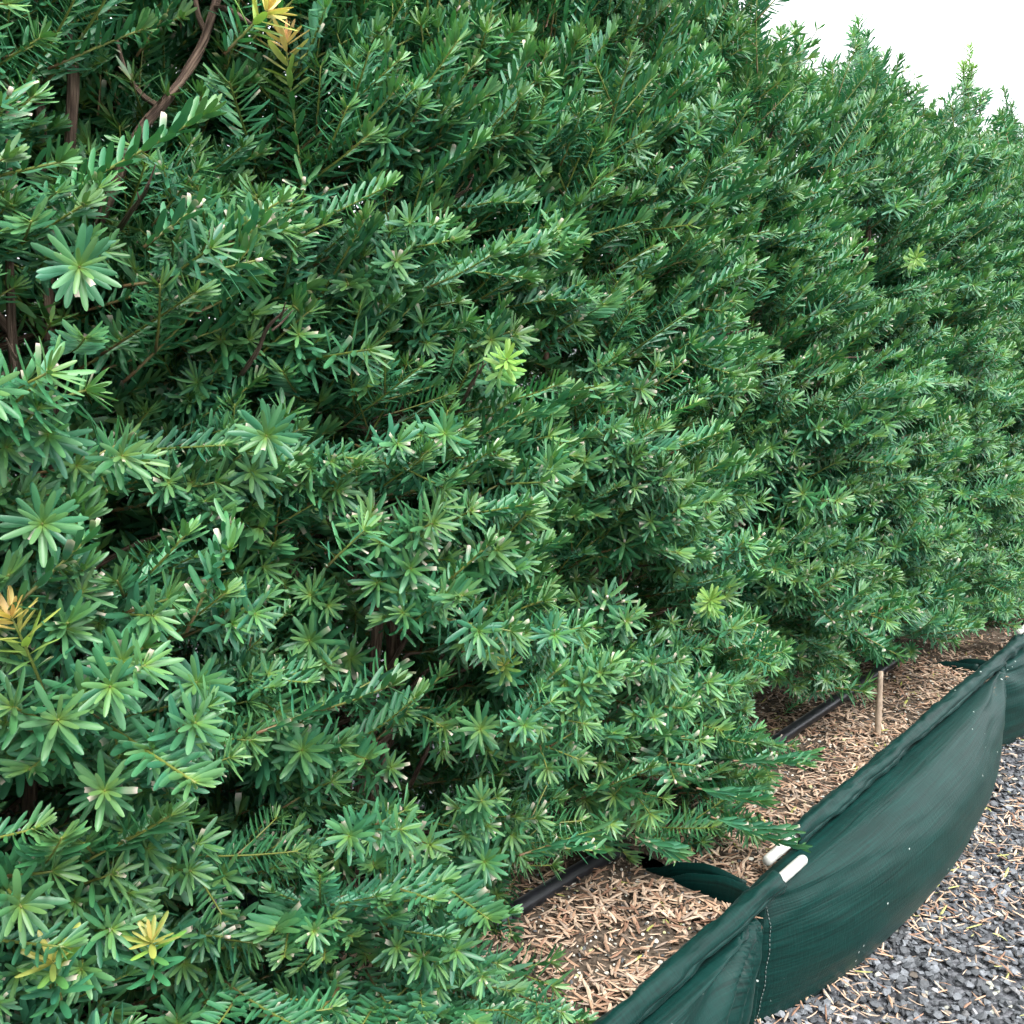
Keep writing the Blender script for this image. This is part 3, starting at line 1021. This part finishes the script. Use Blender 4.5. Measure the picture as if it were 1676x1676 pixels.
def bough(P, rad, sides=8, parent=None, name='branch'):
    P = np.array(P)
    n = len(P)
    # smooth by subdividing with a spline
    t = np.linspace(0, n - 1, (n - 1) * 5 + 1)
    Q = np.stack([np.interp(t, np.arange(n), P[:, k]) for k in range(3)], 1)
    for _ in range(3):
        Q[1:-1] = (Q[:-2] + 2 * Q[1:-1] + Q[2:]) / 4
    rr = np.interp(t, np.arange(n), rad) * (1 + 0.10 * np.array([noise.noise((x * 1.7, n, rad[0] * 900)) for x in t]))
    V, F = tube(Q, rr, sides)
    ln = np.concatenate([[0], np.cumsum(np.linalg.norm(np.diff(Q, axis=0), axis=1))])
    th = np.arange(sides) * 2 * math.pi / sides
    B = np.zeros((len(V), 3), dtype=np.float32)
    B[:len(Q) * sides, 0] = np.repeat(ln, sides) + rad[0] * 77
    B[:len(Q) * sides, 1] = np.tile(np.cos(th), len(Q)); B[:len(Q) * sides, 2] = np.tile(np.sin(th), len(Q))
    if sides >= 10:                                    # flaking ridges on the thick wood
        for i in range(len(Q) * sides):
            V[i] += (V[i] - Q[i // sides]) * 0.28 * noise.noise((B[i, 0] * 22, B[i, 1] * 2.4, B[i, 2] * 2.4))
    me = mesh_tris(name, V, F, None, M_BARK)
    me.attributes.new('bark', 'FLOAT_VECTOR', 'POINT').data.foreach_set('vector', B.ravel())
    return obj(name, me, parent)


def explode(root, loc, M3, sc, items, label):
    """one sprig whose needles are objects of their own"""
    V, F, C = sprig_arrays(items, True, stems_only=True)
    o = obj('sprig', mesh_tris('sprig', V, F, C, M_NEEDLE), root)
    o.matrix_local = Matrix.Translation(loc) @ M3.to_4x4() @ Matrix.Scale(sc, 4)
    if label: o['label'] = label
    for (q, v, wv, ln, wr, cu, cut, t, rnd, tc) in items['needles']:
        sh = needle_shape(ln, ln * wr, cu, cut, True)
        me = mesh_tris('needle', sh[0], sh[1], needle_colour(sh[2], t, rnd, tc, cut), M_NEEDLE)
        nd = obj('needle', me, o)
        x = np.cross(v, wv)
        nd.matrix_local = Matrix.Translation(q) @ Matrix((x, v, wv)).transposed().to_4x4()
    return o


n_obj = 0
for pi, s_c in enumerate(plants_s):
    base = H(s_c, UC + random.uniform(-0.02, 0.02), MULCH_Z - 0.02)
    uc = base.dot(NV)
    root = empty('yew_shrub', base)
    tag(root, SHRUB_LABEL[pi], 'shrub', 'yew shrubs planted in the hedge row')
    Hh = random.uniform(1.56, 1.68)
    zs = Hh / 1.62
    skirt = 0.09 if s_c > 0.6 else 0.05
    # ---- stems
    stems = []
    bough([(0, 0, 0), (0.004, 0.003, 0.08), (0.0, 0.006, 0.2), (0.006, 0.0, 0.34)], [0.013, 0.012, 0.011, 0.009], 10, root, 'trunk')
    for k in range(5):
        th = k * 1.257 + random.uniform(-0.4, 0.4)
        dd = (NV * math.cos(th) + DV * math.sin(th))
        hgt = random.uniform(0.9, 1.22) * zs
        P = [Vector((0, 0, 0.10 + 0.03 * k))]
        for j in range(1, 6):
            f = j / 5
            P.append(dd * (0.03 + 0.12 * f ** 0.8 * (1 - 0.3 * f)) * 1.0 + UPV * (0.1 + hgt * f) + Vector((random.uniform(-1, 1), random.uniform(-1, 1), 0)) * 0.012)
        stems.append(P)
        bough([p[:] for p in P], [0.0085, 0.0080, 0.0072, 0.006, 0.0045, 0.0025], 7, root, 'stem')
    # ---- candidate sprigs over the shrub's shell and inside it
    cand = []
    tries = 0
    want = 850 if pi < 5 else 750 if pi < 8 else 600
    while len(cand) < want and tries < 14000:
        tries += 1
        z = 0.20 + (Hh - 0.23) * random.random() ** 0.93
        th = random.gauss(0, 0.95) if random.random() < 0.68 else random.uniform(-math.pi, math.pi)
        k = random.random()
        rho = random.gauss(0.98, 0.06) if k < 0.66 else random.uniform(0.45, 0.95)
        rn = np.interp(z / zs, RZ, RR)
        if z < 0.55: rn += skirt * math.exp(-((z - 0.30) / 0.13) ** 2)
        rd = 0.285 if z / zs < 1.35 else max(0.10, 0.285 - 0.5 * (z / zs - 1.35))
        rx = rn if math.cos(th) > 0 else rn * 0.95
        cu, su = math.cos(th), math.sin(th)
        s = s_c + su * rd * rho; u = uc + cu * rx * rho
        lump = 0.095 * noise.noise((s * 6.0, u * 2, z * 7.5)) + 0.022 * noise.noise((s * 14, u * 4, z * 15 + 9))
        p = H(s + su * lump, u + cu * lump, z)
        rad = NV * cu + DV * su
        upb = 0.13 + 0.42 * (z / 1.5) ** 1.3 + random.gauss(0, 0.24)
        if z < 0.45: upb -= 0.25 * random.random()
        top = max(0, (z / zs - 1.25) / 0.35)
        d = rad * (1.0 - 0.75 * min(1, top)) + UPV * (upb + 1.2 * top) + DV * random.gauss(0.14 + 0.28 * (z > 0.8), 0.32) + NV * random.gauss(0, 0.15)
        d.normalize()
        if random.random() < 0.05: vi = NVAR + random.randrange(4)
        elif random.random() < 0.30 + 0.44 * min(1, max(0, (z - 0.7) / 0.4)) + (0.12 if s_c > 1.0 else 0): vi = random.randrange(NCOMB)
        else: vi = NCOMB + random.randrange(9)
        sc = random.uniform(0.74, 1.18)
        ln = VLEN[vi] * sc
        if rho < 0.8: sc *= 1.05
        b0 = p - d * ln * 0.62
        tip = b0 + d * ln
        side = d.cross(UPV).normalized() * 0.03
        if (tip - Vector((0, 0, CAM_H))).length < 0.62: continue
        if blocked([b0 + d * ln * 0.25, p, tip, tip + d * 0.012, p + side, tip - UPV * 0.010, tip + UPV * 0.010], u): continue
        q = project(tip)
        inside = -120 < q[0] < 1800 and -120 < q[1] < 1800
        score = (3 if inside else 0) + (1.2 if cu > -0.1 else 0) + min(1.15, rho) * 2 + 0.5 / max(0.4, q[2]) + (0.5 if math.cos(th) > 0.4 else 0)
        cand.append((score, vi, b0, d, sc, random.uniform(-0.5, 0.5)))
    cand.sort(key=lambda c: -c[0])
    sky_here = [(t_, d_) for t_, d_ in SKYLINE if min(range(NPLANT), key=lambda k: abs(plants_s[k] - t_.dot(DV))) == pi]
    npart = 300 - len(special_by_plant.get(pi, [])) - len(sky_here)
    for t_, d_ in sky_here:
        vi = random.choice((0, 4, 5, 9, 11, 12, 13, 14, 16, 18)); sc = random.uniform(0.85, 1.1)
        o = obj('sprig', HI_ME[vi], root)
        o.matrix_local = Matrix.Translation(t_ - d_ * VLEN[vi] * sc - base) @ frame(d_, NV, random.uniform(-2, 2)).to_4x4() @ Matrix.Scale(sc, 4)
    for (score, vi, b0, d, sc, roll) in cand[:npart]:
        o = obj('sprig', HI_ME[vi], root)
        o.matrix_local = Matrix.Translation(b0 - base) @ frame(d, UPV, roll).to_4x4() @ Matrix.Scale(sc, 4)
        n_obj += 1
    A = Acc()
    for (score, vi, b0, d, sc, roll) in cand[npart:]:
        V, F, C = LO[vi]
        M = np.array(frame(d, UPV, roll)) * sc
        A.add(V @ M.T + np.array(b0 - base), F, C * random.uniform(0.85, 1.12))
    for k in range(900 if pi < 2 else 650 if pi < 4 else 360):                       # older shaded twigs inside the shrub
        z = random.uniform(0.28, Hh - 0.03) if k < 620 else random.uniform(0.9, Hh)
        rn = float(np.interp(z / zs, RZ, RR))
        p = H(s_c + random.uniform(-0.25, 0.25), uc + random.uniform(-1.35, 0.12) * rn - (0.05 if random.random() < 0.5 else 0), z)
        d = (NV * random.gauss(0.3, 0.6) + DV * random.gauss(0, 0.6) + UPV * random.gauss(0.4, 0.5)).normalized()
        vi = random.randrange(NVAR)
        if blocked([p, p + d * 0.06, p + d * 0.12, p - UPV * 0.02], 0): continue
        V, F, C = LOW[vi]
        A.add(V @ (np.array(frame(d, UPV, random.uniform(-1, 1))) * 1.15).T + np.array(p - base), F, C)
    fo = obj('foliage', A.mesh('foliage', M_NEEDLE), root)
    fo['kind'] = 'stuff'
    # ---- boughs that carry the sprigs
    for (score, vi, b0, d, sc, roll) in random.sample(cand, 34):
        st = random.choice(stems)
        zl = b0.z - base.z
        j = max(0, min(4, int((zl - 0.22) / 0.2)))
        a = st[j]; e = b0 - base
        mid = a.lerp(e, 0.5) + UPV * random.uniform(-0.03, 0.01)
        bough([a[:], mid[:], (e - d * 0.01)[:], (e + d * 0.012)[:]], [0.0055, 0.004, 0.0024, 0.0018], 5, root, 'branch')
    # ---- shoots of their own look
    cnt = 0
    for tip, b0, spx in special_by_plant.get(pi, []):
        d = tip - b0
        L = min(0.22, max(0.055, d.length))
        b0 = tip - d.normalized() * L
        it = sprig_items(900 + n_obj + cnt, spx[4], L, 0 if (L < 0.1 or spx[3] or spx[2] < -1) else 1, 0.026 if spx[3] in (LIME, BUD) else 0.031, spx[3], bool(spx[6]), **(dict(pitch=0.0019, asc=0.16) if spx[2] < -1 else dict(pitch=0.0028, wide=1.1, asc=0.12) if spx[3] in (GOLD, GOLDL) else dict(pitch=0.0026, wide=1.2, asc=0.12) if spx[3] else {}))
        cnt += len(it['needles'])
        M = frame(d, UPV if abs(d.normalized().z) < 0.9 else -NV, 0)
        if cnt <= 300:
            explode(root, b0 - base, M, 1.0, it, spx[5])
        else:
            V, F, C = sprig_arrays(it, True)
            o = obj('sprig', mesh_tris('sprig', V, F, C, M_NEEDLE), root)
            o.matrix_local = Matrix.Translation(b0 - base) @ M.to_4x4()
            if spx[5]: o['label'] = spx[5]
    for (x0, y0, x1, y1, u0, u1) in TWIGS:
        e = on_u(x1, y1, u1)
        if min(range(NPLANT), key=lambda k: abs(plants_s[k] - e.dot(DV))) != pi: continue
        a = on_u(x0, y0, u0) - base; e = e - base
        m = a.lerp(e, 0.5) + Vector((random.uniform(-1, 1), random.uniform(-1, 1), random.uniform(-1, 1))) * 0.006
        o = bough([(a - (e - a) * 0.7)[:], a[:], m[:], e[:]], [0.0026, 0.0022, 0.0018, 0.0007], 7, root, 'branch')
        for fk in (0.45, 0.75):
            q = a.lerp(e, fk); dv = (e - a).normalized() + Vector((random.uniform(-1, 1), random.uniform(-1, 1), random.uniform(-0.3, 1))) * 0.8
            bough([q[:], (q + dv * 0.008)[:], (q + dv * 0.018 + UPV * 0.004)[:]], [0.0014, 0.0011, 0.0005], 5, root, 'branch')
        o['label'] = 'bare brown twig showing among the needles'
    # ---- the bare branch that shows between two shrubs
    if pi == 1:
        P = [on_u(px, py, u) - base for px, py, u in ((120, 470, -0.99), (185, 310, -0.95), (225, 215, -0.93), (285, 150, -0.92), (330, 80, -0.92), (352, 10, -0.93), (372, -60, -0.95))]
        o = bough([p[:] for p in P], [0.0048, 0.0050, 0.0050, 0.0047, 0.0044, 0.0042, 0.0040], 14, root, 'branch')
        o['label'] = 'bare peeling brown diagonal branch'
        for F_ in (((352, 12, -0.93), (372, 14, -0.90), (398, 30, -0.86), (412, 40, -0.82)), ((340, 60, -0.925), (325, 30, -0.93), (318, -10, -0.95)), ((262, 175, -0.925), (235, 160, -0.94), (205, 120, -0.95), (190, 60, -0.95))):
            P = [on_u(px, py, u) - base for px, py, u in F_]
            bough([p[:] for p in P], [0.0034 - 0.0006 * q for q in range(len(P))], 8, root, 'branch')
        P = [on_u(px, py, u) - base for px, py, u in ((112, 330, -0.97), (115, 220, -0.96), (122, 110, -0.96), (105, 20, -0.97))]
        bough([p[:] for p in P], [0.006, 0.0058, 0.005, 0.004], 8, root, 'branch')

print('sprig parts', n_obj, 'objects', len(bpy.data.objects))
